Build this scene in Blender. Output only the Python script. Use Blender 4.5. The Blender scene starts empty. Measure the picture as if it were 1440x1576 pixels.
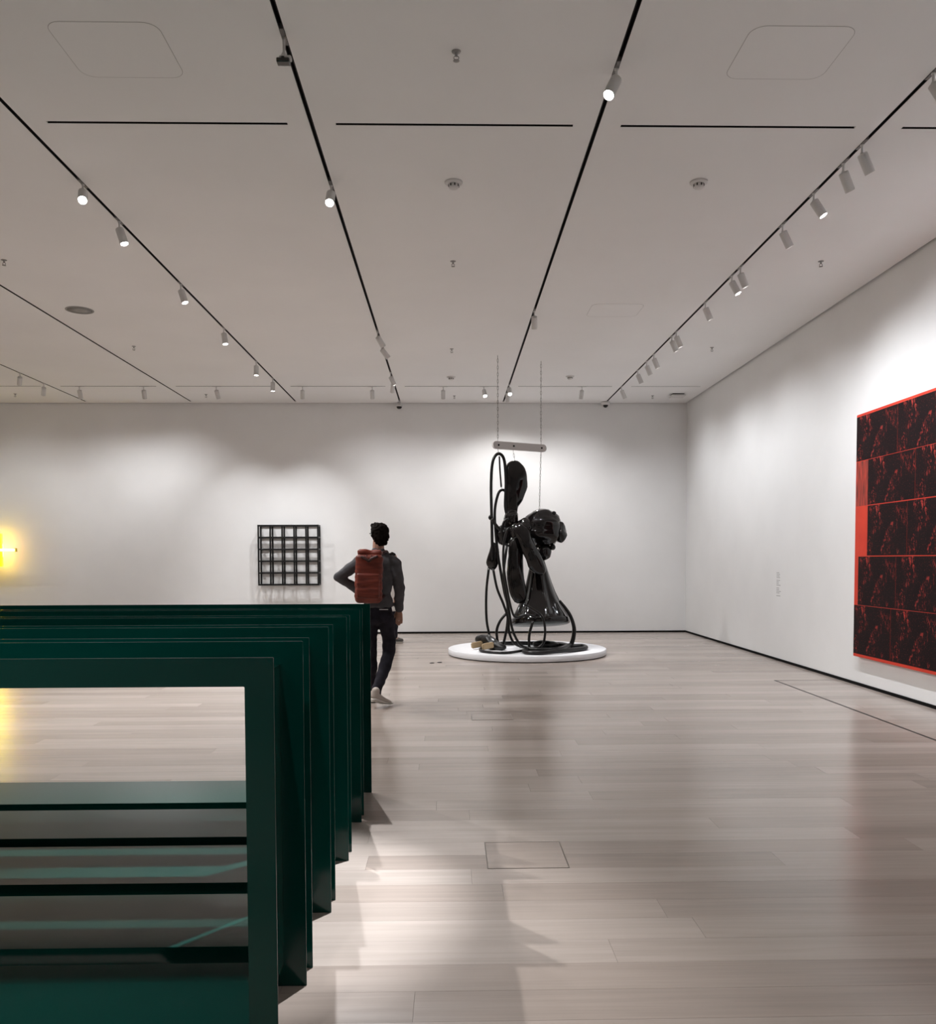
import bpy, bmesh, math, random
from mathutils import Vector, Matrix, noise
random.seed(7)
PI = math.pi
sc = bpy.context.scene
COL = sc.collection

# ------------------------------------------------------------------ camera, world, exposure
cam_d = bpy.data.cameras.new('camera'); cam = bpy.data.objects.new('camera', cam_d); COL.objects.link(cam)
right = Vector((0.99978234, -0.02057191, -0.00347539))
down = Vector((-0.00437076, -0.0436402, -0.99903775))
fwd = Vector((0.02040045, 0.99883549, -0.04372061))
M = Matrix((right, -down, -fwd)).transposed().to_4x4(); M.translation = (0, 0, 1.5123)
cam.matrix_world = M
cam_d.sensor_fit = 'HORIZONTAL'; cam_d.sensor_width = 36; cam_d.lens = 36*1344.37/1440
cam_d.shift_y = (919.83-788)/1440
cam_d.clip_start = 0.05; cam_d.clip_end = 100
sc.camera = cam
w = bpy.data.worlds.new('world'); sc.world = w; w.use_nodes = True
w.node_tree.nodes['Background'].inputs[0].default_value = (0, 0, 0, 1)
w.node_tree.nodes['Background'].inputs[1].default_value = 0
sc.view_settings.view_transform = 'Standard'; sc.view_settings.look = 'None'
sc.view_settings.exposure = 0.32; sc.cycles.max_bounces = 7; sc.cycles.diffuse_bounces = 4; sc.cycles.glossy_bounces = 3; sc.view_settings.gamma = 1; sc.view_settings.use_curve_mapping = False

WALL_W = 82      # watts, wall-washing heads
FLOOR_W = 240     # watts, heads aimed down
ART_W = 260       # watts, heads aimed at the works
NEON = 8.0

# ------------------------------------------------------------------ helpers
def tag(o, label=None, cat=None, group=None, kind=None):
    if label: o['label'] = label
    if cat: o['category'] = cat
    if group: o['group'] = group
    if kind: o['kind'] = kind
    return o
def empty(name, loc=(0, 0, 0), rz=0):
    o = bpy.data.objects.new(name, None); COL.objects.link(o); o.location = loc; o.rotation_euler = (0, 0, rz)
    o.empty_display_size = .1
    return o
def link(name, me, mat=None, parent=None, smooth=False):
    o = bpy.data.objects.new(name, me); COL.objects.link(o)
    if mat and not me.materials: me.materials.append(mat)
    if parent: o.parent = parent
    if smooth:
        for p in me.polygons: p.use_smooth = True
    return o
def obj(name, bm, mat=None, parent=None, smooth=False):
    me = bpy.data.meshes.new(name); bm.normal_update(); bm.to_mesh(me); bm.free()
    return link(name, me, mat, parent, smooth)
def add_box(bm, c0, c1):
    r = bmesh.ops.create_cube(bm, size=1)
    c = [(a+b)/2 for a, b in zip(c0, c1)]; s = [abs(b-a) for a, b in zip(c0, c1)]
    for v in r['verts']: v.co = Vector((v.co.x*s[0]+c[0], v.co.y*s[1]+c[1], v.co.z*s[2]+c[2]))
    return r['verts']
def box(name, c0, c1, mat, parent=None, bev=0.0):
    bm = bmesh.new(); add_box(bm, c0, c1)
    if bev: bmesh.ops.bevel(bm, geom=bm.edges[:], offset=bev, segments=2, affect='EDGES')
    return obj(name, bm, mat, parent)
def lathe_bm(bm, prof, n=24, c=(0, 0, 0), close=True):
    rings = []
    for r, z in prof:
        rings.append([bm.verts.new((c[0]+r*math.cos(2*PI*i/n), c[1]+r*math.sin(2*PI*i/n), c[2]+z)) for i in range(n)])
    for a, b in zip(rings, rings[1:]):
        for i in range(n): bm.faces.new((a[i], a[(i+1) % n], b[(i+1) % n], b[i]))
    if close:
        bm.faces.new(rings[0][::-1]); bm.faces.new(rings[-1])
    return rings
def lathe(name, prof, mat, parent=None, n=24, c=(0, 0, 0), smooth=True):
    bm = bmesh.new(); lathe_bm(bm, prof, n, c)
    bmesh.ops.recalc_face_normals(bm, faces=bm.faces[:])
    o = obj(name, bm, mat, parent)
    if smooth:
        for p in o.data.polygons: p.use_smooth = len(p.vertices) == 4
    return o
def catmull(pts, k=6):
    P = [Vector(p) for p in pts]; P = [P[0]*2-P[1]] + P + [P[-1]*2-P[-2]]; out = []
    for i in range(1, len(P)-2):
        for j in range(k):
            t = j/k; a, b, c, d = P[i-1:i+3]
            out.append(.5*((2*b)+(c-a)*t+(2*a-5*b+4*c-d)*t*t+(3*b-a-3*c+d)*t**3))
    out.append(P[-2]); return out
def tube_bm(bm, pts, rad, n=8, k=6, smooth=True):
    path = catmull(pts, k) if smooth else [Vector(p) for p in pts]
    m = len(path); up = Vector((0, 0, 1)); rings = []; prev = None
    for i, p in enumerate(path):
        t = (path[min(i+1, m-1)]-path[max(i-1, 0)]).normalized()
        if prev is None:
            a = t.cross(Vector((.31, .9, .17))).normalized()
        else:
            a = (prev-t*prev.dot(t)).normalized()
        prev = a; b = t.cross(a)
        r = rad(i/(m-1)) if callable(rad) else rad
        rings.append([bm.verts.new(p+(a*math.cos(2*PI*q/n)+b*math.sin(2*PI*q/n))*r) for q in range(n)])
    for x, y in zip(rings, rings[1:]):
        for i in range(n): bm.faces.new((x[i], x[(i+1) % n], y[(i+1) % n], y[i]))
    bm.faces.new(rings[0][::-1]); bm.faces.new(rings[-1])
def tube(name, pts, rad, mat, parent=None, n=8, k=6, smooth=True):
    bm = bmesh.new(); tube_bm(bm, pts, rad, n, k, smooth)
    bmesh.ops.recalc_face_normals(bm, faces=bm.faces[:])
    return obj(name, bm, mat, parent, True)
def ellipsoid_bm(bm, c, r, sub=2):
    q = bmesh.ops.create_icosphere(bm, subdivisions=sub, radius=1)
    for v in q['verts']: v.co = Vector((v.co.x*r[0]+c[0], v.co.y*r[1]+c[1], v.co.z*r[2]+c[2]))
    return q['verts']
def wrinkle(me, amp, scale, stretch=(1, 1, 1), off=0):
    me.update()
    ns = [v.normal.copy() for v in me.vertices]
    for v, nrm in zip(me.vertices, ns):
        q = Vector((v.co.x*stretch[0], v.co.y*stretch[1], v.co.z*stretch[2]))*scale+Vector((off, off, off))
        v.co += nrm*amp*noise.noise(q)
def blend(name, chains, voxel, mat, parent=None, smooth_it=8, wr=None, extra=None):
    """one continuous surface from chains of ellipsoids (x,y,z,rx[,ry,rz])"""
    bm = bmesh.new()
    for ch in chains:
        ch = [tuple(p)+((p[3], p[3]) if len(p) == 4 else ()) for p in ch]
        if len(ch) == 1: ellipsoid_bm(bm, ch[0][:3], ch[0][3:6]); continue
        for a, b in zip(ch, ch[1:]):
            L = (Vector(b[:3])-Vector(a[:3])).length; n = max(2, int(L/(min(a[3:6]+b[3:6])*.35)))
            for i in range(n+1):
                t = i/n; q = [a[k]+(b[k]-a[k])*t for k in range(6)]
                ellipsoid_bm(bm, q[:3], q[3:6])
    if extra: extra(bm)
    me = bpy.data.meshes.new('tmp'); bm.to_mesh(me); bm.free()
    o = bpy.data.objects.new('tmp', me); COL.objects.link(o)
    r = o.modifiers.new('r', 'REMESH'); r.mode = 'VOXEL'; r.voxel_size = voxel
    if smooth_it:
        s = o.modifiers.new('s', 'SMOOTH'); s.factor = .5; s.iterations = smooth_it
    dg = bpy.context.evaluated_depsgraph_get()
    new = bpy.data.meshes.new_from_object(o.evaluated_get(dg)); new.name = name
    bpy.data.objects.remove(o); bpy.data.meshes.remove(me)
    if wr: wrinkle(new, *wr)
    return link(name, new, mat, parent, True)

# ------------------------------------------------------------------ materials
def mat(name, col, rough=.5, spec=.5, metal=0.0, emit=None, es=0.0, coat=0.0, coat_rough=.05):
    m = bpy.data.materials.new(name); m.use_nodes = True
    b = m.node_tree.nodes['Principled BSDF']
    b.inputs['Base Color'].default_value = (*col, 1); b.inputs['Roughness'].default_value = rough
    b.inputs['Specular IOR Level'].default_value = spec; b.inputs['Metallic'].default_value = metal
    b.inputs['Coat Weight'].default_value = coat; b.inputs['Coat Roughness'].default_value = coat_rough
    if emit:
        b.inputs['Emission Color'].default_value = (*emit, 1); b.inputs['Emission Strength'].default_value = es
    return m
def N(m, t, **kw):
    n = m.node_tree.nodes.new(t)
    for k, v in kw.items(): setattr(n, k, v)
    return n
def L(m, a, b): m.node_tree.links.new(a, b)
def bsdf(m): return m.node_tree.nodes['Principled BSDF']
def add_noise(m, c0, c1, scale=5, stretch=(1, 1, 1), bump=0.0, coord='Object', detail=4, rough=None):
    tc = N(m, 'ShaderNodeTexCoord'); mp = N(m, 'ShaderNodeMapping'); mp.inputs['Scale'].default_value = stretch
    L(m, tc.outputs[coord], mp.inputs['Vector'])
    nz = N(m, 'ShaderNodeTexNoise'); nz.inputs['Scale'].default_value = scale; nz.inputs['Detail'].default_value = detail
    L(m, mp.outputs['Vector'], nz.inputs['Vector'])
    r = N(m, 'ShaderNodeValToRGB'); r.color_ramp.elements[0].position = .3; r.color_ramp.elements[1].position = .7
    r.color_ramp.elements[0].color = (*c0, 1); r.color_ramp.elements[1].color = (*c1, 1)
    L(m, nz.outputs['Fac'], r.inputs['Fac']); L(m, r.outputs['Color'], bsdf(m).inputs['Base Color'])
    if bump:
        bp = N(m, 'ShaderNodeBump'); bp.inputs['Strength'].default_value = bump; bp.inputs['Distance'].default_value = .01
        L(m, nz.outputs['Fac'], bp.inputs['Height']); L(m, bp.outputs['Normal'], bsdf(m).inputs['Normal'])
    return m
m_wall = add_noise(mat('wall_paint', (.8, .8, .8), .9, .2), (.80, .795, .79), (.83, .825, .82), 1.5)
m_ceil = add_noise(mat('ceiling_paint', (.75, .74, .73), .95, .1), (.83, .82, .815), (.86, .85, .845), .8)
m_black = mat('black_reveal', (.004, .004, .004), .8, .1)
m_track = mat('track_dark', (.008, .007, .007), .6, .3)
m_lamp = mat('lamp_white', (.62, .61, .60), .45, .4)
m_lens = mat('lamp_lens', (.9, .9, .9), .2, .5, emit=(1, .98, .95), es=30); m_lens.cycles.emission_sampling = 'NONE'
m_adapter = mat('adapter_grey', (.18, .17, .165), .5)
m_plastic = mat('white_plastic', (.68, .66, .65), .5)
m_greyp = mat('grey_plastic', (.33, .32, .31), .6)
m_groove = mat('groove', (.42, .40, .39), .9)
m_dome = mat('dome_black', (.006, .006, .007), .08, .6)
m_plinth = mat('plinth_white', (.66, .66, .68), .6, .2)
m_green = add_noise(mat('green_enamel', (0, .05, .04), .12, .4), (.001, .033, .026), (.0013, .039, .031), 1.2)
m_grid = mat('black_steel', (.006, .006, .007), .45, .4)
m_vinyl = add_noise(mat('black_vinyl', (.006, .005, .005), .07, .4), (.0025, .0022, .0022), (.005, .004, .004), 6, bump=.2)
m_vinyl_grey = mat('skirt_underside', (.08, .095, .09), .4)
m_hose = mat('hose_black', (.004, .0035, .0035), .28, .35)
m_tan = mat('tan_block', (.32, .23, .13), .5)
m_chain = mat('chain_steel', (.22, .21, .2), .4, .5, .8)
m_bar = mat('bar_grey', (.5, .47, .46), .5)
m_brass = mat('floor_box_edge', (.12, .10, .08), .4, .5, .6)
m_vinyltext = mat('label_ink', (.33, .32, .32), .8)
m_red = add_noise(mat('canvas_red', (.62, .045, .02), .6, .3), (.55, .035, .018), (.68, .055, .025), 3)

def make_oak():
    m = mat('oak', (.5, .42, .35), .3, .65); nt = m.node_tree
    geo = N(m, 'ShaderNodeNewGeometry'); oi = N(m, 'ShaderNodeObjectInfo'); at = N(m, 'ShaderNodeAttribute', attribute_name='tone')
    tone = N(m, 'ShaderNodeMath', operation='ADD'); L(m, oi.outputs['Random'], tone.inputs[0]); L(m, at.outputs['Fac'], tone.inputs[1])
    fr = N(m, 'ShaderNodeMath', operation='FRACT'); L(m, tone.outputs[0], fr.inputs[0])
    off = N(m, 'ShaderNodeVectorMath', operation='SCALE'); off.inputs[0].default_value = (37, 11, 5); L(m, fr.outputs[0], off.inputs['Scale'])
    ad = N(m, 'ShaderNodeVectorMath', operation='ADD'); L(m, geo.outputs['Position'], ad.inputs[0]); L(m, off.outputs[0], ad.inputs[1])
    def nz(scale, st, det=5, dist=0.0):
        mp = N(m, 'ShaderNodeMapping'); mp.inputs['Scale'].default_value = st; L(m, ad.outputs[0], mp.inputs['Vector'])
        n = N(m, 'ShaderNodeTexNoise'); n.inputs['Scale'].default_value = scale; n.inputs['Detail'].default_value = det
        n.inputs['Distortion'].default_value = dist
        L(m, mp.outputs['Vector'], n.inputs['Vector']); return n.outputs['Fac']
    g1 = nz(1.0, (1.1, 26, 1), 6, .6); g2 = nz(1.0, (3, 160, 1), 3); g3 = nz(.7, (1, 5, 1), 2)
    r = N(m, 'ShaderNodeValToRGB'); e = r.color_ramp.elements
    e[0].position = 0; e[0].color = (.31, .255, .22, 1); e[1].position = 1; e[1].color = (.42, .36, .32, 1)
    L(m, fr.outputs[0], r.inputs['Fac'])
    def mul(colsock, fac, lo, hi):
        mr = N(m, 'ShaderNodeMapRange'); mr.inputs['From Min'].default_value = .3; mr.inputs['From Max'].default_value = .7
        mr.inputs['To Min'].default_value = lo; mr.inputs['To Max'].default_value = hi; L(m, fac, mr.inputs['Value'])
        v = N(m, 'ShaderNodeVectorMath', operation='SCALE'); L(m, colsock, v.inputs[0]); L(m, mr.outputs[0], v.inputs['Scale']); return v.outputs[0]
    c = mul(r.outputs['Color'], g1, .93, 1.05); c = mul(c, g2, .97, 1.025); c = mul(c, g3, .93, 1.06)
    L(m, c, bsdf(m).inputs['Base Color'])
    mr = N(m, 'ShaderNodeMapRange'); mr.inputs['To Min'].default_value = .17; mr.inputs['To Max'].default_value = .27; L(m, g1, mr.inputs['Value'])
    L(m, mr.outputs[0], bsdf(m).inputs['Roughness'])
    bp = N(m, 'ShaderNodeBump'); bp.inputs['Strength'].default_value = .03; bp.inputs['Distance'].default_value = .003
    L(m, g1, bp.inputs['Height']); L(m, bp.outputs['Normal'], bsdf(m).inputs['Normal'])
    return m
m_oak = make_oak()
m_sub = mat('subfloor', (.06, .045, .035), .9)

# ------------------------------------------------------------------ room shell
H = 4.682; XW = 4.852; XL = -13.5; YB = 17.891; Y0 = -4.0
TX = [-0.9927+2.0821*k for k in range(-5, 3)]           # long ceiling tracks
TEND = 17.72; SW = .016; YN = 6.523; YF = 16.17
def struct(o): o['kind'] = 'structure'; return o
struct(box('wall_back', (XL-.2, YB, -.05), (XW+.2, YB+.2, H+.2), m_wall))
struct(box('wall_right', (XW, Y0, -.05), (XW+.2, YB, H+.2), m_wall))
struct(box('wall_left', (XL-.2, Y0, -.05), (XL, YB, H+.2), m_wall))
struct(box('wall_rear', (XL-.2, Y0-.2, -.05), (XW+.2, Y0, H+.2), m_wall))
struct(box('baseboard_back', (XL, YB-.012, .0), (XW, YB, .034), m_black))
struct(box('baseboard_right', (XW-.012, Y0, .0), (XW, YB-.012, .034), m_black))
struct(box('baseboard_left', (XL, Y0, .0), (XL+.012, YB-.012, .034), m_black))

# ceiling: slabs left open along the track slots and the edge reveals
REV_B, REV_R = .02, .03
segs = []                                                # cross slots (x0, x1, y)
xs_t = TX+[5.253]
for yy in (YN, YF):
    for a, b in zip(xs_t, xs_t[1:]):
        segs.append((a+.175, min(b-.175, XW-.22), yy))
xb = sorted(set([XL, XW-REV_R]+[t-SW for t in TX]+[t+SW for t in TX]+[s[0] for s in segs]+[s[1] for s in segs]))
yb = sorted([Y0, YN-SW, YN+SW, YF-SW, YF+SW, TEND, YB-REV_B])
bm = bmesh.new()
for x0, x1 in zip(xb, xb[1:]):
    for y0, y1 in zip(yb, yb[1:]):
        xm, ym = (x0+x1)/2, (y0+y1)/2
        if ym < TEND and any(abs(xm-t) < SW for t in TX): continue
        if any(abs(ym-s[2]) < SW and s[0] < xm < s[1] for s in segs): continue
        add_box(bm, (x0, y0, H), (x1, y1, H+.08))
ceiling = struct(obj('ceiling', bm, m_ceil))
struct(box('trim_1', (XL, YB-REV_B, H+.02), (XW, YB, H+.08), mat('reveal_brown', (.10, .085, .075), .9)))
struct(box('trim_2', (XW-REV_R, Y0, H+.02), (XW, YB-REV_B, H+.08), m_black))
box('ceiling_deck', (XL, Y0, H+.081), (XW, YB, H+.12), m_black, ceiling)

def channel(x0, x1, y0, y1):
    bm = bmesh.new(); e = .003; t = .004
    x0 += e*.2; x1 -= e*.2; y0 += e*.2; y1 -= e*.2
    add_box(bm, (x0, y0, H+.045), (x1, y1, H+.05))
    if x1-x0 < y1-y0:
        add_box(bm, (x0, y0, H+.001), (x0+t, y1, H+.045)); add_box(bm, (x1-t, y0, H+.001), (x1, y1, H+.045))
    else:
        add_box(bm, (x0, y0, H+.001), (x1, y0+t, H+.045)); add_box(bm, (x0, y1-t, H+.001), (x1, y1, H+.045))
    return bm
track_label = {2: 'dark ceiling track meeting the back wall far left, two lamps on it', 3: 'empty dark ceiling track with no lamps, left of the tracks carrying lamps',
    4: 'dark ceiling track on the left with six white lamps', 5: 'dark ceiling track holding the black sensor, left of the middle',
    6: 'dark ceiling track above the hanging sculpture', 7: 'dark ceiling track beside the right wall crowded with lamps',
    1: 'dark ceiling track beyond the left picture edge, nearer one', 0: 'dark ceiling track beyond the left picture edge, farther one'}
for k, t in enumerate(TX):
    tag(obj('lighting_track', channel(t-SW, t+SW, Y0, TEND), m_track), track_label[k], 'track', 'long ceiling tracks')
names = ['beyond left edge', 'beyond left edge', 'far left', 'left', 'left of centre', 'in the centre', 'right of centre', 'at the right wall']
for i, s in enumerate(segs):
    near = s[2] == YN; k = i % 8
    where = ['outermost left', 'second from outermost left', 'third from outermost left', 'over the empty left track side', 'between the six-lamp track and the sensor track',
             'between the two middle tracks', 'between the sculpture track and the right-hand track', 'between the right-hand track and the right wall'][k]
    tag(obj('cross_slot', channel(s[0], s[1], s[2]-SW, s[2]+SW), m_track),
        'short dark ceiling slot in the %s row, %s' % ('near' if near else 'far', where), 'slot', 'short cross slots in the ceiling')

# flush access panels in the ceiling
def rounded(x0, x1, y0, y1, r, n=6):
    pts = []
    for cx, cy, a0 in ((x1-r, y1-r, 0), (x0+r, y1-r, PI/2), (x0+r, y0+r, PI), (x1-r, y0+r, 1.5*PI)):
        for i in range(n+1):
            a = a0+PI/2*i/n; pts.append((cx+r*math.cos(a), cy+r*math.sin(a)))
    return pts
for x0, x1, y0, y1 in ((-2.38, -1.72, 5.33, 5.92), (1.82, 2.46, 5.31, 5.88), (1.79, 2.44, 10.98, 11.54)):
    p = struct(empty('access_panel', ((x0+x1)/2, (y0+y1)/2, H)))
    p.parent = ceiling; del p['kind']
    hx, hy = (x1-x0)/2, (y1-y0)/2
    bm = bmesh.new(); vs = [bm.verts.new((x, y, -.0012)) for x, y in rounded(-hx, hx, -hy, hy, .09)]
    f = bm.faces.new(vs); bmesh.ops.recalc_face_normals(bm, faces=[f])
    ex = bmesh.ops.extrude_face_region(bm, geom=[f])
    for v in ex['geom']:
        if isinstance(v, bmesh.types.BMVert): v.co.z = .0
    obj('panel_plate', bm, m_ceil, p)
    bm = bmesh.new(); a = rounded(-hx-.003, hx+.003, -hy-.003, hy+.003, .093); b = rounded(-hx, hx, -hy, hy, .09)
    va = [bm.verts.new((x, y, -.0016)) for x, y in a]; vb = [bm.verts.new((x, y, -.0016)) for x, y in b]
    wa = [bm.verts.new((x, y, 0)) for x, y in a]
    for i in range(len(a)):
        j = (i+1) % len(a); bm.faces.new((va[i], va[j], vb[j], vb[i])); bm.faces.new((va[i], wa[i], wa[j], va[j]))
    obj('panel_gap', bm, m_groove, p)

# ------------------------------------------------------------------ floor of wide planks
floor = struct(box('floor', (XL, Y0, -.06), (XW, YB, -.02), m_sub))
bm = bmesh.new(); add_box(bm, (-.5, -.5, -.5), (.5, .5, .5))
plank_me = bpy.data.meshes.new('plank'); bm.to_mesh(plank_me); bm.free(); plank_me.materials.append(m_oak)
PW = .2015; far_v, far_f, far_t = [], [], []
yrow = 4.21-PW*41
r0 = 0
while yrow < YB-.001:
    y0, y1 = max(yrow, Y0), min(yrow+PW, YB); yrow += PW
    if y1 <= Y0+.01: continue
    x = XL-random.random()*2
    while x < XW-.01:
        ln = random.uniform(1.9, 3.4); a, b = max(x, XL), min(x+ln, XW); x += ln
        if XW-b < .3: b = XW; x = XW
        if b <= a: continue
        if 2.2 < y0 < 8.6 and b > -4.2:
            o = bpy.data.objects.new('plank', plank_me); COL.objects.link(o); o.parent = floor
            o.location = ((a+b)/2, (y0+y1)/2, -.01+random.uniform(-.0003, .0)); o.scale = (b-a-.0009, y1-y0-.0009, .0194)
        else:
            n = len(far_v); g = .0008
            for z in (-.0195, 0):
                far_v += [(a+g, y0+g, z), (b-g, y0+g, z), (b-g, y1-g, z), (a+g, y1-g, z)]
            far_f += [(n+4, n+5, n+6, n+7), (n, n+1, n+5, n+4), (n+1, n+2, n+6, n+5), (n+2, n+3, n+7, n+6), (n+3, n, n+4, n+7)]
            far_t += [random.random()]*8
me = bpy.data.meshes.new('distant_planks'); me.from_pydata(far_v, [], far_f)
at = me.attributes.new('tone', 'FLOAT', 'POINT'); at.data.foreach_set('value', far_t)
o = link('distant_planks', me, m_oak, floor); o['kind'] = 'stuff'

# flush floor boxes, floor access strip by the wall
def floor_box(x0, x1, y0, y1, label):
    t = empty('floor_box', ((x0+x1)/2, (y0+y1)/2, 0)); tag(t, label, 'floor box', 'square floor boxes')
    hx, hy = (x1-x0)/2, (y1-y0)/2; e = .005
    bm = bmesh.new()
    for c in (((-hx, -hy), (hx, -hy+e)), ((-hx, hy-e), (hx, hy)), ((-hx, -hy+e), (-hx+e, hy-e)), ((hx-e, -hy+e), (hx, hy-e))):
        add_box(bm, (*c[0], 0), (*c[1], .0012))
    obj('edge_frame', bm, m_brass, t)
    box('lid', (-hx+e, -hy+e, 0), (hx-e, hy-e, .0008), m_oak, t)
floor_box(.177, .58, 4.208, 4.608, 'square floor box lid with thin dark edge in the foreground planks')
floor_box(.20, .59, 8.17, 8.49, 'faint square floor box lid farther off, in front of the sculpture plinth')
bm = bmesh.new()
add_box(bm, (4.01, 1.0, 0), (4.032, 10.71, .001)); add_box(bm, (4.032, 10.69, 0), (XW-.013, 10.71, .001))
struct(obj('trim_3', bm, m_track))
t = empty('floor_socket', (-.22, 12.75, 0)); tag(t, 'tiny dark floor socket left of the white plinth', 'socket')
for dx in (-.05, .06):
    lathe('socket_ring', [(.035, 0), (.035, .004), (.028, .008), (.01, .008), (.008, .003)], m_track, t, 14, (dx, dx*.6, 0))

# ------------------------------------------------------------------ lamps on the tracks
bm = bmesh.new(); lathe_bm(bm, [(.012, .0), (.03, -.001), (.0375, -.006), (.0385, -.012), (.0385, -.158), (.0365, -.16), (.034, -.158), (.033, -.150)], 20)
bmesh.ops.recalc_face_normals(bm, faces=bm.faces[:]); me_house = bpy.data.meshes.new('housing'); bm.to_mesh(me_house); bm.free(); me_house.materials.append(m_lamp)
for p in me_house.polygons: p.use_smooth = len(p.vertices) == 4 and abs(p.normal.z) < .5
bm = bmesh.new(); lathe_bm(bm, [(.033, -.1502), (.02, -.1525), (.004, -.153)], 16)
bmesh.ops.recalc_face_normals(bm, faces=bm.faces[:]); me_lens = bpy.data.meshes.new('lens'); bm.to_mesh(me_lens); bm.free(); me_lens.materials.append(m_lens)
bm = bmesh.new(); add_box(bm, (-.012, -.085, -.004), (.012, .085, .03)); me_adp = bpy.data.meshes.new('adapter'); bm.to_mesh(me_adp); bm.free(); me_adp.materials.append(m_adapter)
bm = bmesh.new(); lathe_bm(bm, [(.014, -.002), (.014, -.012), (.008, -.014), (.008, -.062), (.013, -.064), (.013, -.074)], 10)
me_stem = bpy.data.meshes.new('stem'); bm.to_mesh(me_stem); bm.free(); me_stem.materials.append(m_lamp)
def track_light(x, y, aim, watts, label, group, cross=False, size=62, col=(1, .99, .985), blend_=.7):
    t = empty('track_spotlight', (x, y, H)); tag(t, label, 'spotlight', group)
    a = link('adapter', me_adp, None, t); a.rotation_euler = (0, 0, PI/2 if cross else 0)
    link('stem', me_stem, None, t)
    piv = Vector((0, 0, -.07)); d = (Vector(aim)-Vector((x, y, H-.07))).normalized()
    q = d.to_track_quat('-Z', 'Y')
    h = link('housing', me_house, None, t); h.location = piv; h.rotation_mode = 'QUATERNION'; h.rotation_quaternion = q
    l = link('lens', me_lens, None, t); l.location = piv; l.rotation_mode = 'QUATERNION'; l.rotation_quaternion = q
    if watts:
        ld = bpy.data.lights.new('beam', 'SPOT'); ld.energy = watts; ld.spot_size = math.radians(size); ld.spot_blend = blend_
        ld.shadow_soft_size = .03; ld.color = col
        lo = bpy.data.objects.new('beam', ld); COL.objects.link(lo); lo.parent = t
        lo.location = piv+d*.166; lo.rotation_mode = 'QUATERNION'; lo.rotation_quaternion = q
    return t
ORD = ['first', 'second', 'third', 'fourth', 'fifth', 'sixth', 'seventh', 'eighth', 'ninth', 'tenth', 'eleventh', 'twelfth', 'thirteenth', 'fourteenth']
COOL = (.93, .96, 1.0); WARM = (1, .95, .88)
XA, XB, XC, XD, XF = TX[4], TX[5], TX[6], TX[7], TX[2]
# right-hand track, washing the right wall and the red canvas
Dl = [(5.79, 5.4, 1.6), (6.78, 7.3, 1.6), (7.1, 7.9, 1.6), (7.67, 7.0, 1.6), (8.38, 8.7, 1.6), (9.59, 9.9, .9), (9.88, 9.0, .9), (10.89, 11.2, .9),
      (12.28, 12.5, .9), (12.53, 12.8, .9), (13.63, 13.8, .9), (14.12, 14.4, .9), (14.79, 15.0, .9), (16.18, 16.6, .9)]
for i, (y, ay, az) in enumerate(Dl):
    k = len(Dl)-1-i
    track_light(XD, y, (XW, ay, az), WALL_W*(.6 if 12 < y < 15 else .9 if y > 10.5 else 1), 'white cylinder spotlight on the right-hand track, %s from the back wall' % ORD[k], 'spotlights on the right-hand track', col=COOL, size=120, blend_=1)
# far cross row, washing the back wall
for i, (x, aim, lab) in enumerate([(-11.6, (-11.6, YB, .6), 0), (-10.2, (-10.2, YB, .6), 0), (-8.3, (-8.4, YB, .6), 0),
        (-6.72, (-6.7, YB, .6), 1), (-5.56, (-5.6, YB, .6), 2), (-4.245, (-3.8, YB, 1.2), 3), (-2.68, (-3.0, YB, 1.2), 4), (-1.41, (-1.4, YB, .6), 5),
        (-.11, (-.1, YB, .6), 6), (.635, (1.1, 13.9, 1.6), 7), (2.44, (2.2, YB, .6), 8)]):
    lbl = ('white spotlight of the far cross row beyond the left picture edge, %s' % ORD[i]) if not lab else \
        ('small lit spotlight of the far cross row turned to the sculpture' if lab == 7 else
         'small white spotlight of the far cross row, %s from the left' % ORD[lab-1])
    track_light(x, YF, aim, ART_W*.6 if lab == 7 else WALL_W*[.5, .75, 1.2, 1.5, 1.8, .7, .75, 0, 1.35][lab], lbl, 'spotlights of the far cross row', True, size=40 if lab == 7 else 70 if lab in (3, 4) else 120, col=(.97, .98, 1), blend_=1)
# left track A
for i, (y, aim, wt, sz) in enumerate([(7.56, (-1.5, 3.2, .1), 1000, 50), (8.37, (XA+1.6, 7.8, 0), FLOOR_W*1.5, 120), (10.24, (XA+1.6, 9.7, 0), FLOOR_W*1.5, 120), (12.15, (XA+.8, 11.5, 0), FLOOR_W*1.2, 120), (14.15, (XA, 13.8, 0), FLOOR_W, 120), (15.45, (XA, 15.3, 0), FLOOR_W*.6, 120)]):
    track_light(XA, y, aim, wt, ['dazzling spotlight at the near end of the left track, turned to the camera', 'white spotlight just beyond the dazzling one on the left track',
        'white spotlight hanging straight on the left track, third along', 'white spotlight hanging straight on the left track, fourth along', 'small white spotlight on the left track, fifth along',
        'smallest white spotlight on the left track, nearest the back wall'][i], 'spotlights on the left track', size=sz)
# track B
for i, (y, aim, wt, sz) in enumerate([(7.56, (-1.0, 3.9, .3), 900, 40), (12.31, (.9, 13.7, 1.4), ART_W, 40), (13.04, (1.1, 13.9, 2.0), ART_W*.7, 40), (14.97, (.6, 15.4, 1.0), WALL_W, 60), (15.61, (-1.5, YB, 1.6), WALL_W*.4, 60)]):
    track_light(XB, y, aim, wt, col=COOL if i == 0 else (1, .99, .985), label=['dazzling spotlight turned to the camera on the sensor track', 'upper white spotlight of the close pair on the sensor track', 'lower white spotlight of the close pair on the sensor track',
        'small spotlight near the far end of the sensor track', 'small dark-lipped spotlight last on the sensor track by the back wall'][i], group='spotlights on the sensor track', size=sz)
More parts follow.
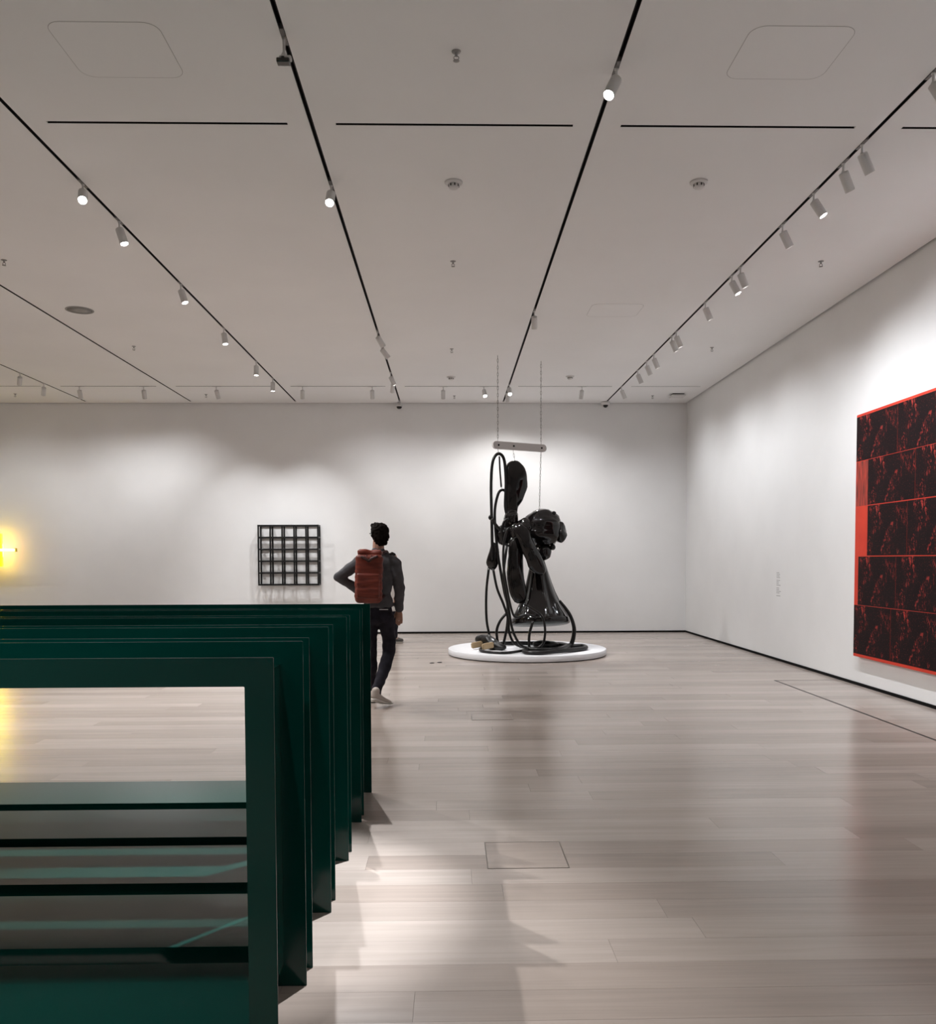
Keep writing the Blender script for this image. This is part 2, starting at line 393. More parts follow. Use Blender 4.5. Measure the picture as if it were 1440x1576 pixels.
# track C
for i, (y, aim, wt, sz) in enumerate([(5.77, (-1.05, 3.7, .0), 2000, 27), (11.28, (1.3, 13.4, 1.2), ART_W, 42), (16.0, (1.2, 13.6, 1.6), ART_W*.6, 40), (16.45, (1.1, YB, 1.0), WALL_W*1.1, 116)]):
    track_light(XC, y, aim, wt, col=COOL if i == 0 else (1, .99, .985), label=['dazzling spotlight turned to the camera on the sculpture track, highest in the picture', 'white spotlight on the sculpture track seen from behind',
        'small glowing spotlight on the sculpture track just before the back wall', 'small unlit-looking spotlight behind the glowing one on the sculpture track'][i], group='spotlights on the sculpture track', size=sz)
# far-left track
for i, (y, aim) in enumerate([(15.04, (-8.9, 17.8, 1.7)), (15.91, (-8.4, 17.8, 1.7))]):
    track_light(XF, y, aim, WALL_W*.15, 'white spotlight on the far-left track, %s' % ['nearer of the two', 'closer to the back wall'][i], 'spotlights on the far-left track')
# unseen heads added on the same tracks to light floor, frames and ceiling
for i, (k, y, aim, wt) in enumerate([(4, 1.5, (XA, 2.2, 0), .5), (4, 1.3, (-1.9, 2.95, .1), 2.2), (5, 1.2, (-1.1, 2.95, .1), 1.0), (6, 2.6, (-.4, 3.0, .5), .08), (6, -1.5, (1.1, -1.8, 0), .6), (7, 1.2, (2.2, 2.2, 0), .3),
        (2, 3.0, (-7, 3.4, 0), 2.6), (2, 9.0, (-7, 9.2, 0), 2.2), (0, 6.0, (-11, 6.0, 0), 2.6), (0, 12.5, (-11, 12.5, 0), 2.2), (3, 0.0, (-5, .4, 0), 1.2)]):
    track_light(TX[k], y, aim, FLOOR_W*wt*.6, size=48 if y in (1.3, 1.2) and k < 6 else 130, label='unseen white spotlight added on a ceiling track outside the picture, %s of the floor-lighting ones' % ORD[i], group='added spotlights outside the picture', blend_=1)
for i, y in enumerate([-2.0, .5, 2.5, 4.4]):  # more unseen heads, added out of view to wash the right wall
    track_light(XD, y, (XW, y+.2, 1.0), WALL_W, 'unseen white spotlight added on the right-hand track out of view, %s of four' % ORD[i], 'added spotlights outside the picture', size=108, col=COOL, blend_=1)

# ------------------------------------------------------------------ small things on the ceiling
def sprinkler(x, y, label):
    t = empty('sprinkler', (x, y, H)); tag(t, label, 'sprinkler', 'ceiling sprinklers')
    lathe('rosette', [(.03, 0), (.028, -.005), (.016, -.008)], m_greyp, t, 14)
    bm = bmesh.new(); lathe_bm(bm, [(.009, -.008), (.009, -.03)], 8)
    for s in (-1, 1): tube_bm(bm, [(s*.009, 0, -.028), (s*.016, 0, -.04), (s*.004, 0, -.055)], .003, 6, 3)
    obj('frame', bm, m_greyp, t)
    lathe('deflector', [(.004, -.054), (.02, -.056), (.02, -.058), (.004, -.06)], m_greyp, t, 12)
for i, (x, y) in enumerate([(.053, 5.6), (.046, 9.44), (.04, 13.31), (.098, 17.08), (3.974, 9.4), (3.948, 13.2), (3.953, 17.07), (-4.664, 13.18), (-4.683, 9.45), (-4.647, 16.95), (-8.234, 16.9)]):
    sprinkler(x, y, ['ceiling sprinkler at the top middle, nearest the viewer', 'ceiling sprinkler in the middle bay, second from the viewer', 'ceiling sprinkler in the middle bay above the back wall lamps',
        'tiny ceiling sprinkler in the middle bay against the back wall', 'ceiling sprinkler by the right wall, nearest the viewer', 'ceiling sprinkler by the right wall, halfway along', 'tiny ceiling sprinkler in the far right corner',
        'ceiling sprinkler on the left near the round grille', 'ceiling sprinkler cut by the left picture edge', 'tiny ceiling sprinkler at the back wall on the left', 'tiny ceiling sprinkler at the back wall far left'][i])
def detector(x, y, label):
    t = empty('smoke_detector', (x, y, H)); tag(t, label, 'detector', 'ceiling smoke detectors')
    lathe('base', [(.075, 0), (.075, -.01), (.068, -.016), (.05, -.018)], m_plastic, t, 24)
    lathe('sensor_body', [(.045, -.017), (.043, -.045), (.034, -.055), (.01, -.058)], m_plastic, t, 20)
    for k in range(8):
        a = 2*PI*k/8+.2; bm = bmesh.new(); add_box(bm, (-.004, -.003, -.042), (.004, .003, -.022))
        o = obj('vent_slot', bm, m_black, t); o.location = (.0435*math.cos(a), .0435*math.sin(a), 0); o.rotation_euler = (0, 0, a+PI/2)
for i, (x, y) in enumerate([(.045, 7.49), (.033, 15.33), (2.108, 7.46), (2.095, 15.27)]):
    detector(x, y, ['round smoke detector in the middle ceiling bay, nearer the viewer', 'round smoke detector in the middle ceiling bay, near the back wall',
        'round smoke detector right of the sculpture track, nearer the viewer', 'round smoke detector right of the sculpture chains, near the back wall'][i])
t = empty('ceiling_speaker', (-4.67, 11.3, H)); tag(t, 'round flat grey speaker grille in the left ceiling', 'speaker')
lathe('rim', [(.17, 0), (.17, -.006), (.155, -.008), (.15, -.003)], m_greyp, t, 32)
lathe('grille', [(.15, -.003), (.05, -.006), (.01, -.006)], add_noise(mat('grille', (.3, .29, .28), .8), (.24, .23, .22), (.34, .33, .32), 120), t, 32)
t = empty('wireless_hub', (4.4, 16.93, H)); tag(t, 'flat white hub with dark underside in the far right ceiling corner', 'hub')
box('mount', (-.11, -.1, -.02), (.11, .1, 0), m_black, t)
box('cover', (-.14, -.13, -.055), (.14, .13, -.02), m_plastic, t, .015)
def dome_cam(x, y, s, label):
    t = empty('dome_camera', (x, y, H)); tag(t, label, 'camera', 'dome cameras'); t.scale = (s, s, s)
    lathe('mount_ring', [(.085, 0), (.085, -.03), (.08, -.06), (.055, -.068)], m_plastic, t, 24)
    lathe('dome', [(.05, -.066), (.048, -.09), (.036, -.108), (.018, -.118), (.004, -.12)], m_dome, t, 20)
dome_cam(3.15, 17.72, 1.0, 'white dome camera with black bubble at the end of the right-hand track')
t = empty('dome_camera', (-1.01, 17.79, H)); tag(t, 'small black dome camera at the end of the sensor track by the back wall', 'camera', 'dome cameras')
lathe('mount_ring', [(.03, 0), (.03, -.05), (.062, -.06), (.062, -.085), (.05, -.09)], m_plastic, t, 18)
lathe('dome', [(.056, -.088), (.05, -.115), (.03, -.13), (.004, -.135)], m_dome, t, 18)
t = empty('ceiling_sensor', (XB, 5.46, H)); tag(t, 'small black box sensor on a white stem hanging from the ceiling track', 'sensor')
a = link('adapter', me_adp, None, t)
lathe('stem', [(.009, -.002), (.009, -.09), (.014, -.1), (.026, -.125), (.03, -.135)], m_lamp, t, 12)
box('bracket', (-.028, -.02, -.142), (.045, .02, -.118), m_lamp, t, .004)
bm = bmesh.new(); add_box(bm, (-.042, -.035, -.165), (.036, .02, -.139)); bmesh.ops.bevel(bm, geom=bm.edges[:], offset=.004, segments=1, affect='EDGES')
obj('sensor_case', bm, m_dome, t)
lathe('lens_hood', [(.02, -.142), (.018, -.13), (.01, -.123)], m_dome, t, 14, (-.004, -.012, 0))

# ------------------------------------------------------------------ green open boxes
BXR, BW, BH, BD, BG, BT = -.5155, 3.045, 1.2288, .5144, .1302, .085
def open_box():
    """web plate bent to a rectangle with a flange standing out all round at its front and back edge"""
    bm = bmesh.new(); t = .006
    rect = lambda q: [(-q, q), (-BW+q, q), (-BW+q, BH-q), (-q, BH-q)]
    # section of the channel walked round: (inset, depth)
    sec = [(0, 0), (BT, 0), (BT, BD), (0, BD), (0, BD-t), (BT-t, BD-t), (BT-t, t), (0, t)]
    loops = [[bm.verts.new((x, y, z)) for x, z in rect(q)] for q, y in sec]
    for a, b in zip(loops, loops[1:]+loops[:1]):
        for k in range(4): bm.faces.new((a[k], a[(k+1) % 4], b[(k+1) % 4], b[k]))
    bmesh.ops.recalc_face_normals(bm, faces=bm.faces[:])
    sharp = [e for e in bm.edges if len(e.link_faces) == 2 and e.calc_face_angle(0) > .5]
    bmesh.ops.bevel(bm, geom=sharp, offset=.0016, segments=2, affect='EDGES')
    me = bpy.data.meshes.new('steel_frame'); bm.to_mesh(me); bm.free(); me.materials.append(m_green); return me
me = open_box()
for i in range(5):
    o = link('steel_frame', me); o.location = (BXR, 2.5439+i*(BD+BG), 0)
    tag(o, ['dark green open rectangular steel frame, frontmost of the row of five', 'dark green open rectangular steel frame, second from the front', 'dark green open rectangular steel frame, middle of the row',
            'dark green open rectangular steel frame, fourth from the front', 'dark green open rectangular steel frame at the back, beside the walking person'][i], 'steel frame', 'row of five green steel frames')

# ------------------------------------------------------------------ black wall grid
def bar(name, a, b, t, parent):
    h = t/2; return box(name, tuple(min(p, q)-h for p, q in zip(a, b)), tuple(max(p, q)+h for p, q in zip(a, b)), m_grid, parent)
G = 1.19; GC = G/5; gt = .03
t = empty('wall_grid', (-3.245, YB, 1.015)); tag(t, 'black open lattice of five by five cells mounted on the back wall', 'lattice')
yfr, ybk = -.25, -.02
for k in range(6):
    p = -G/2+k*GC; z = k*GC
    for y in (yfr, ybk):
        bar('upright_bar', (p, y, 0), (p, y, G), gt, t)
        bar('cross_bar', (-G/2, y, z), (G/2, y, z), gt*.98, t)
    for j in range(6):
        bar('depth_bar', (p, yfr, j*GC), (p, ybk, j*GC), gt*.96, t)

# ------------------------------------------------------------------ yellow and pink light piece on the back wall
m_yel = mat('tube_yellow', (.9, .8, .1), .4, emit=(1, .78, .0), es=NEON*1.3)
m_yelw = mat('tube_pale_yellow', (.9, .85, .4), .4, emit=(1, .86, .22), es=NEON*.4)
m_glow = mat('tube_yellow_rear', (.9, .8, .1), .4, emit=(1, .70, .0), es=NEON*1.5)
m_pink = mat('tube_pink', (.9, .3, .4), .4, emit=(1, .10, .32), es=NEON*1.9)
m_fix = mat('fixture_enamel', (.75, .72, .5), .4)
t = empty('light_piece', (-9.21, YB, 1.73)); tag(t, 'glowing yellow and pink tube light piece on the back wall', 'light piece')
box('tray', (-.55, -.30, -.03), (.56, -.27, .03), m_fix, t, .004)
tube('tube', [(-.54, -.325, .0), (0, -.325, 0), (.575, -.325, .0)], .028, m_yelw, t, 12, 2)
box('socket', (.555, -.335, -.035), (.59, -.27, .035), mat('socket_yellow', (.7, .6, .05), .4), t, .004)
for dx in (-.24, -.12, .0, .12, .24):
    box('tray', (dx-.03, -.215, -.33), (dx+.03, -.20, .33), m_fix, t, .003)
    tube('tube', [(dx, -.238, -.325), (dx, -.238, 0), (dx, -.238, .325)], .02, m_yel, t, 10, 2)
for dx in (-.235, .235):
    for s_ in (-1, 1):
        tube('rear_tube', [(dx, -.165, s_*.15), (dx, -.165, s_*.235), (dx, -.165, s_*.32)], .016, m_glow, t, 10, 2)  # hidden yellow tubes, added to throw a glow on the wall
        tube('rear_tube', [(dx, -.165, s_*.03), (dx, -.165, s_*.08), (dx, -.165, s_*.13)], .016, m_pink, t, 10, 2)
box('bracket', (-.06, -.27, -.02), (.06, 0, .02), m_fix, t)

# ------------------------------------------------------------------ red and black canvas on the right wall, generic pattern
def make_print():
    m = mat('black_red_print', (.02, .005, .006), .6, .12)
    tc = N(m, 'ShaderNodeTexCoord')
    def nz(scale, st, det=5, dist=0):
        mp = N(m, 'ShaderNodeMapping'); mp.inputs['Scale'].default_value = st; L(m, tc.outputs['Object'], mp.inputs['Vector'])
        n = N(m, 'ShaderNodeTexNoise'); n.inputs['Scale'].default_value = scale; n.inputs['Detail'].default_value = det; n.inputs['Distortion'].default_value = dist
        L(m, mp.outputs['Vector'], n.inputs['Vector']); return n.outputs['Fac']
    def ramp(f, a, b):
        r = N(m, 'ShaderNodeMapRange'); r.inputs['From Min'].default_value = a; r.inputs['From Max'].default_value = b; L(m, f, r.inputs['Value']); return r.outputs[0]
    fine = ramp(nz(22, (1, 1.3, .8), 6, 1.2), .53, .66); clump = ramp(nz(3.4, (1, 1.5, .75), 2, .4), .50, .66)
    mu = N(m, 'ShaderNodeMath', operation='MULTIPLY'); L(m, fine, mu.inputs[0]); L(m, clump, mu.inputs[1])
    haze = ramp(nz(60, (1, 1, 1), 2), .62, .8); h2 = N(m, 'ShaderNodeMath', operation='MULTIPLY'); L(m, haze, h2.inputs[0]); h2.inputs[1].default_value = .35
    mx = N(m, 'ShaderNodeMath', operation='MAXIMUM'); L(m, mu.outputs[0], mx.inputs[0]); L(m, h2.outputs[0], mx.inputs[1])
    mix = N(m, 'ShaderNodeMix', data_type='RGBA'); mix.inputs['A'].default_value = (.009, .004, .005, 1); mix.inputs['B'].default_value = (.55, .06, .045, 1)
    L(m, mx.outputs[0], mix.inputs['Factor']); L(m, mix.outputs['Result'], bsdf(m).inputs['Base Color']); return m
m_print = make_print()
m_smear = add_noise(mat('red_smear', (.4, .03, .02), .55), (.06, .01, .008), (.55, .045, .02), 9, (1, 5, .6), detail=8)
PY0, PY1, PZ0, PZ1, PD = 10.24, 6.07, .355, 3.185, .06
t = empty('red_canvas', (XW-.012, PY0, PZ0)); tag(t, 'huge red and black canvas with five speckled bands on the right wall', 'canvas')
box('canvas', (-PD, PY1-PY0, 0), (0, 0, PZ1-PZ0), m_red, t, .004)
rows = [(.035, .605, .0), (.61, 1.175, .09), (1.185, 1.755, .30), (1.765, 2.28, .015), (2.285, 2.80, .0)]
for z0, z1, m0 in rows:
    y = -m0-.004; k = 0
    while y > PY1-PY0+.05:
        wd = 1.02 if k else .84+.1*((z0*7) % 1.0); y1 = max(y-wd, PY1-PY0+.01)
        sm = (abs(z0-1.765) < .01 and k == 0)
        if sm:
            o = box('print_panel', (-.0006, -.14, -.26), (.0006, .14, .255), m_smear, t); o.location = (-PD-.0006, y-.14, (z0+z1)/2); y1 = y-.28-.0; wd = 0
        else:
            hw = (y-y1)/2-.0022; o = box('print_panel', (-.0006, -hw, -(z1-z0)/2), (.0006, hw, (z1-z0)/2), m_print, t); o.location = (-PD-.0006, (y+y1)/2, (z0+z1)/2)
        y = y1; k += 1
# small wall text, too small to read
bm = bmesh.new(); rr = random.Random(3); z = 1.335
for i in range(13):
    z -= .012 if i % 4 else .03
    ln = rr.uniform(.08, .17); add_box(bm, (XW-.0012, 12.89-ln, z-.008), (XW-.0001, 12.89, z)); z -= .012
tag(obj('wall_label', bm, m_vinyltext), 'small grey wall text beside the red canvas', 'wall label')

# ------------------------------------------------------------------ plinth and hanging black sculpture
SX, SY = 1.22, 13.88
t = empty('plinth', (SX, SY, 0)); tag(t, 'low round white plinth under the black hanging sculpture', 'plinth')
lathe('drum', [(1.25, .014), (1.253, .018), (1.253, .094), (1.247, .1)], m_plinth, t, 96)
lathe('base_recess', [(1.225, 0), (1.225, .014)], m_black, t, 64)
S = empty('hanging_sculpture', (SX, SY, 0)); tag(S, 'glossy black soft hanging sculpture of lobes, flared skirt and looped hoses', 'sculpture')
def pillow(name, outline, y, T, mtl, wr=.012, tilt=0, off=0):
    pts = catmull([(p[0], 0, p[1]) for p in outline+outline[:1]], 3)[:-1]
    c = sum(pts, Vector())/len(pts); bm = bmesh.new(); R = 7; rings = []
    for k in list(range(R, 0, -1))+list(range(1, R)):
        pass
    def ring(s, sg): return [bm.verts.new((c.x+(p.x-c.x)*s, sg*T*math.sqrt(max(0, 1-s*s)), c.z+(p.z-c.z)*s)) for p in pts]
    ss = [math.sin(PI/2*k/R) for k in range(1, R)]
    seq = [ring(s, -1) for s in ss]+[ring(1, 0)]+[ring(s, 1) for s in ss[::-1]]
    n = len(pts)
    for a, b in zip(seq, seq[1:]):
        for i in range(n): bm.faces.new((a[i], a[(i+1) % n], b[(i+1) % n], b[i]))
    for rg, yy in ((seq[0], -T), (seq[-1], T)):
        v = bm.verts.new((c.x, yy, c.z))
        for i in range(n): bm.faces.new((rg[i], rg[(i+1) % n], v))
    bmesh.ops.recalc_face_normals(bm, faces=bm.faces[:])
    o = obj(name, bm, mtl, S, True); wrinkle(o.data, wr*1.5, 7, (1, 1, .6), off); wrinkle(o.data, wr*.5, 20, (1, 1, .5), off+3)
    o.location = (0, y, 0); return o
def P(l, y): return [(x, (y(i/(len(l)-1)) if callable(y) else y), z) for i, (x, z) in enumerate(l)]
pillow('upper_lobe', [(-.333, 2.958), (-.281, 3.04), (-.209, 3.07), (-.117, 3.04), (-.035, 2.937), (.017, 2.773), (-.004, 2.599), (-.076, 2.446), (-.138, 2.343), (-.175, 2.22), (-.325, 2.22), (-.354, 2.446), (-.344, 2.753)], -.02, .11, m_vinyl, .015)
pillow('front_lobe', [(-.231, 1.984), (-.159, 2.076), (-.045, 2.014), (.047, 1.88), (.14, 1.674), (.234, 1.467), (.265, 1.332), (.203, 1.26), (.078, 1.312), (-.004, 1.395), (-.066, 1.571), (-.159, 1.778)], -.34, .1, m_vinyl, .02, off=3)
pillow('long_lobe', [(-.283, 1.778), (-.18, 1.87), (-.087, 1.767), (-.077, 1.52), (-.056, 1.21), (-.025, .951), (-.077, .837), (-.212, .838), (-.295, 1.004), (-.325, 1.314), (-.325, 1.572)], -.22, .09, m_vinyl, .015, off=6)
pillow('side_lobe', [(-.604, 1.624), (-.552, 1.779), (-.48, 1.748), (-.439, 1.624), (-.46, 1.438), (-.522, 1.335), (-.594, 1.356), (-.645, 1.46)], -.05, .07, m_vinyl, .008, off=9)
# pod with gathered pleats
def pod(name, c, r, pleats, amp, n=48, m=20, axis='x'):
    bm = bmesh.new(); rows_ = []
    for j in range(1, m):
        th = PI*j/m; row = []
        for i in range(n):
            a = 2*PI*i/n; k = 1+amp*math.cos(a*pleats)*math.sin(th)**.5
            q = Vector((math.cos(th), math.sin(th)*math.cos(a)*k, math.sin(th)*math.sin(a)*k))
            row.append(bm.verts.new((c[0]+q.x*r[0], c[1]+q.y*r[1], c[2]+q.z*r[2])))
        rows_.append(row)
    for a, b in zip(rows_, rows_[1:]):
        for i in range(n): bm.faces.new((a[i], a[(i+1) % n], b[(i+1) % n], b[i]))
    bm.faces.new(rows_[0]); bm.faces.new(rows_[-1][::-1]); bmesh.ops.recalc_face_normals(bm, faces=bm.faces[:])
    o = obj(name, bm, m_vinyl, S, True); k = min(1, max(r)/.2); wrinkle(o.data, .03*k, 6, (1, 1, 1), c[0]); wrinkle(o.data, .010*k, 19, (1, 1, 1), c[0]+4); return o
pod('pod', (.245, -.02, 2.0), (.31, .3, .31), 9, .035)
pod('pod_cap', (.53, -.02, 1.93), (.10, .17, .175), 6, .05, 36, 14)
pod('pod_root', (-.02, -.1, 2.02), (.16, .15, .15), 6, .05, 36, 14)
pod('ball', (.275, -.1, 1.625), (.115, .12, .13), 7, .04, 36, 14)
for c, r in (((.42, -.1, 2.235), .035), ((.4, -.12, 1.70), .045), ((-.575, -.1, 2.17), .04)):
    pod('knot', (c[0], c[1], c[2]), (r, r, r), 5, .12, 20, 10)
pod('hub', (-.255, -.06, 2.15), (.115, .12, .16), 7, .06, 36, 14)
pod('hub_lump', (-.37, -.04, 1.9), (.13, .12, .17), 6, .06, 36, 14)
pod('hub_lump', (-.18, -.12, 1.96), (.12, .12, .14), 6, .06, 36, 14)
# flared skirt
prof = [(1.62, .085), (1.47, .12), (1.3, .165), (1.15, .205), (1.0, .25), (.85, .31), (.72, .375), (.62, .43), (.57, .455), (.56, .468), (.49, .472), (.478, .46)]
bm = bmesh.new(); n = 72; rg = []
for z, r in prof:
    f = max(0, min(1, (1.62-z)/.9)); row = []
    for i in range(n):
        a = 2*PI*i/n; k = 1+(.05*math.cos(a*9+.4)+.025*math.cos(a*14))*f*(1 if z > .58 else .15)
        row.append(bm.verts.new((r*k*math.cos(a), r*k*math.sin(a), z-.5)))
    rg.append(row)
for a, b in zip(rg, rg[1:]):
    for i in range(n): bm.faces.new((a[i], a[(i+1) % n], b[(i+1) % n], b[i]))
bm.faces.new(rg[0]); bmesh.ops.recalc_face_normals(bm, faces=bm.faces[:])
sk = obj('skirt', bm, m_vinyl, S, True); sk.location = (.215, .02, .5); sk.rotation_euler = (math.radians(-9), math.radians(-1.5), 0)
o = lathe('skirt_underside', [(.458, -.02), (.44, -.035), (.2, -.05), (.01, -.052)], m_vinyl_grey, sk, 48)
# hoses and straps
hr = .024
hoses = [
 ([(-.552, 1.501), (-.561, 2.139), (-.57, 2.652), (-.549, 3.009), (-.487, 3.152), (-.405, 3.152), (-.354, 3.03), (-.333, 2.702), (-.344, 2.344), (-.293, 2.138)], lambda t: -.12+.06*t, hr),
 ([(-.231, 2.138), (-.282, 2.446), (-.334, 2.579), (-.385, 2.61), (-.447, 2.559), (-.499, 2.364), (-.51, 2.139), (-.48, 1.727), (-.439, 1.418), (-.367, 1.004), (-.316, .776), (-.327, .465), (-.4, .126)], lambda t: .08-.3*t, hr*.9),
 ([(-.436, 3.132), (-.426, 2.907), (-.406, 2.651)], -.05, .014),
 ([(-.604, 1.387), (-.647, 1.005), (-.648, .591), (-.607, .331), (-.555, .124)], lambda t: -.05-.1*t, hr*.85),
 ([(-.542, 1.366), (-.481, 1.056), (-.388, .818), (-.316, .589), (-.296, .361), (-.213, .194), (-.026, .126)], lambda t: -.1-.25*t, hr*.85),
 ([(-.335, 1.727), (-.387, 1.314), (-.357, 1.004), (-.306, .693), (-.275, .485), (-.223, .329), (-.14, .193), (-.026, .126)], lambda t: -.3-.2*t, hr*.85),
 ([(-.30, 2.0), (-.345, 1.95), (-.39, 1.75), (-.40, 1.45), (-.35, 1.1), (-.28, .75), (-.21, .62), (-.05, .66), (.1, .62)], lambda t: -.4-.1*t, hr*.75),
 ([(-.56, 2.15), (-.5, 2.05), (-.40, 1.95), (-.33, 1.97)], -.15, hr*1.1),
 ([(-.30, 2.15), (-.37, 2.10), (-.41, 1.95), (-.38, 1.78), (-.30, 1.72)], -.2, hr*.8),
 ([(-.31, .68), (-.368, .631), (-.451, .517), (-.493, .362), (-.46, .126)], -.2, hr*.9),
 ([(.047, .56), (-.005, .38), (-.016, .224), (-.005, .126)], -.55, hr*.9),
 ([(-.1, .83), (.02, .76), (.161, .66), (.213, .535), (.223, .358), (.182, .213), (.057, .126)], -.62, hr*.8),
 ([(.5, .86), (.597, .741), (.681, .605), (.733, .428), (.723, .272), (.681, .136)], -.15, lambda t: .022+.016*t),
]
for l, y, r in hoses: tube('hose', P(l, y), r, m_hose, S, 10, 6)
def lying(l, r, z=.1):
    tube('hose', [(x, y, z+r+(.012 if i % 3 == 1 else 0)) for i, (x, y) in enumerate(l)], r, m_hose, S, 10, 6)
lying([(.66, -.14), (.86, -.2), (.88, -.42), (.71, -.64), (.39, -.95), (.08, -1.08), (-.11, -.97), (-.06, -.72), (.3, -.62), (.6, -.35), (.62, -.05), (.45, .3), (-.07, .44), (-.41, .24), (-.5, .0)], .034)
lying([(.68, -.14), (.6, -.4), (.4, -.8), (.1, -.9), (-.05, -.86)], .03, .13)
lying([(-.5, .2), (-.72, -.3), (-.74, -.7), (-.43, -.95), (-.14, -.78), (.02, -.31), (-.11, 0)], .022)
pillow('floor_pad', [(.12, .10), (.3, .09), (.5, .1), (.52, .16), (.4, .2), (.2, .21), (.1, .17)], .1, .12, m_hose, .01)
# soft end piece resting on the plinth
blend('end_piece', [[(-.55, -.3, .18, .1, .1, .09), (-.62, -.2, .24, .1, .1, .1), (-.74, -.05, .24, .09, .1, .085)], [(-.55, -.3, .18, .09, .09, .08), (-.42, -.42, .15, .07, .07, .05)]], .02, m_hose, S, 4, (.012, 12))
for x, y in ((-.80, -.22), (-.64, -.42)):
    o = box('end_block', (-.1, -.03, -.045), (.1, .03, .045), m_tan, S, .012); o.location = (x, y, .175); o.rotation_euler = (0, -.12, .5)
# rig: spreader bar and chains
a, b = Vector((-.50, -.17, 3.295)), Vector((.285, .25, 3.295)); d = b-a; Lb = d.length
bm = bmesh.new(); pts = []
for i in range(9): q = PI/2+PI*i/8; pts.append((math.cos(q)*.055, math.sin(q)*.06))
for i in range(9): q = -PI/2+PI*i/8; pts.append((Lb+math.cos(q)*.055, math.sin(q)*.06))
f = bm.faces.new([bm.verts.new((x, -.02, z)) for x, z in pts]); ex = bmesh.ops.extrude_face_region(bm, geom=[f])
for v in ex['geom']:
    if isinstance(v, bmesh.types.BMVert): v.co.y = .02
bmesh.ops.recalc_face_normals(bm, faces=bm.faces[:])
sb = obj('spreader_bar', bm, m_bar, S); sb.location = a; sb.rotation_euler = (0, 0, math.atan2(d.y, d.x))
for x in (.04, .32, Lb-.04):
    o = lathe('bolt', [(.014, 0), (.014, .012), (.006, .016)], m_black, sb, 10); o.location = (x, -.02, 0); o.rotation_euler = (PI/2, 0, 0)
def chain(p0, p1):
    p0, p1 = Vector(p0), Vector(p1); Lc = (p1-p0).length; n = int(Lc/.052); bm = bmesh.new(); ax = (p1-p0).normalized()
    q = Vector((0, 0, 1)).rotation_difference(ax).to_matrix()
    for i in range(n):
        c = p0+ax*(i+.5)*Lc/n; hl = Lc/n*.62; path = []
        for j in range(8):
            u = 2*PI*j/8; lx, lz = math.cos(u)*.0095, math.sin(u)*hl
            path.append(c+q@(Vector((lx, 0, lz)) if i % 2 else Vector((0, lx, lz))))
        rings = []
        for j in range(8):
            tg = (path[(j+1) % 8]-path[j-1]).normalized(); e1 = (path[j]-c).normalized(); e1 = (e1-tg*e1.dot(tg)).normalized(); e2 = tg.cross(e1)
            rings.append([bm.verts.new(path[j]+(e1*math.cos(2*PI*k/4)+e2*math.sin(2*PI*k/4))*.0028) for k in range(4)])
        for j in range(8):
            r1, r2 = rings[j], rings[(j+1) % 8]
            for k in range(4): bm.faces.new((r1[k], r1[(k+1) % 4], r2[(k+1) % 4], r2[k]))
    bmesh.ops.recalc_face_normals(bm, faces=bm.faces[:]); return obj('chain', bm, m_chain, S)
un_ = d.normalized()
q1, q2, q3 = a+un_*.04, a+un_*.32, b-un_*.04
chain(q1+Vector((0, 0, .055)), (q1.x, q1.y, H)); chain(q3+Vector((0, 0, .055)), (q3.x, q3.y, H))
chain(q1+Vector((0, 0, -.055)), (-.45, -.1, 3.165)); chain(q2+Vector((0, 0, -.055)), (-.19, -.02, 3.06)); chain(q3+Vector((0, 0, -.055)), (.2, 0, 2.31))
chain((-.406, -.05, 2.65), (-.39, 0, 2.62))

# ------------------------------------------------------------------ people
m_skin = mat('skin', (.30, .155, .105), .55)
m_hair = add_noise(mat('hair_dark', (.012, .009, .008), .95, .05), (.005, .004, .0035), (.012, .009, .008), 60, (1, 1, .3))
m_shirt = add_noise(mat('shirt_grey', (.11, .11, .12), .85, .2), (.058, .056, .062), (.082, .08, .086), 14)
m_jean = add_noise(mat('jeans_dark', (.012, .011, .016), .85, .2), (.009, .008, .012), (.018, .016, .024), 18)
m_pack = add_noise(mat('pack_red', (.26, .035, .015), .55, .4), (.085, .012, .006), (.19, .029, .014), 7, (1, 1, 6))
m_packd = mat('pack_dark', (.035, .008, .006), .7)
m_shoe = mat('shoe_beige', (.42, .37, .33), .7)
m_sole = mat('sole_white', (.55, .52, .48), .6)
def hand(palm, dirs, thumb, fr=.0085):
    """chains for five separate fingers rooted in the palm"""
    ch = []
    for base, k1, k2, tip in dirs: ch.append([(*base, fr), (*k1, fr*.97), (*k2, fr*.9), (*tip, fr*.75)])
    b, k, tp = thumb; ch.append([(*b, fr*1.3), (*k, fr*1.1), (*tp, fr*.85)])
    return ch
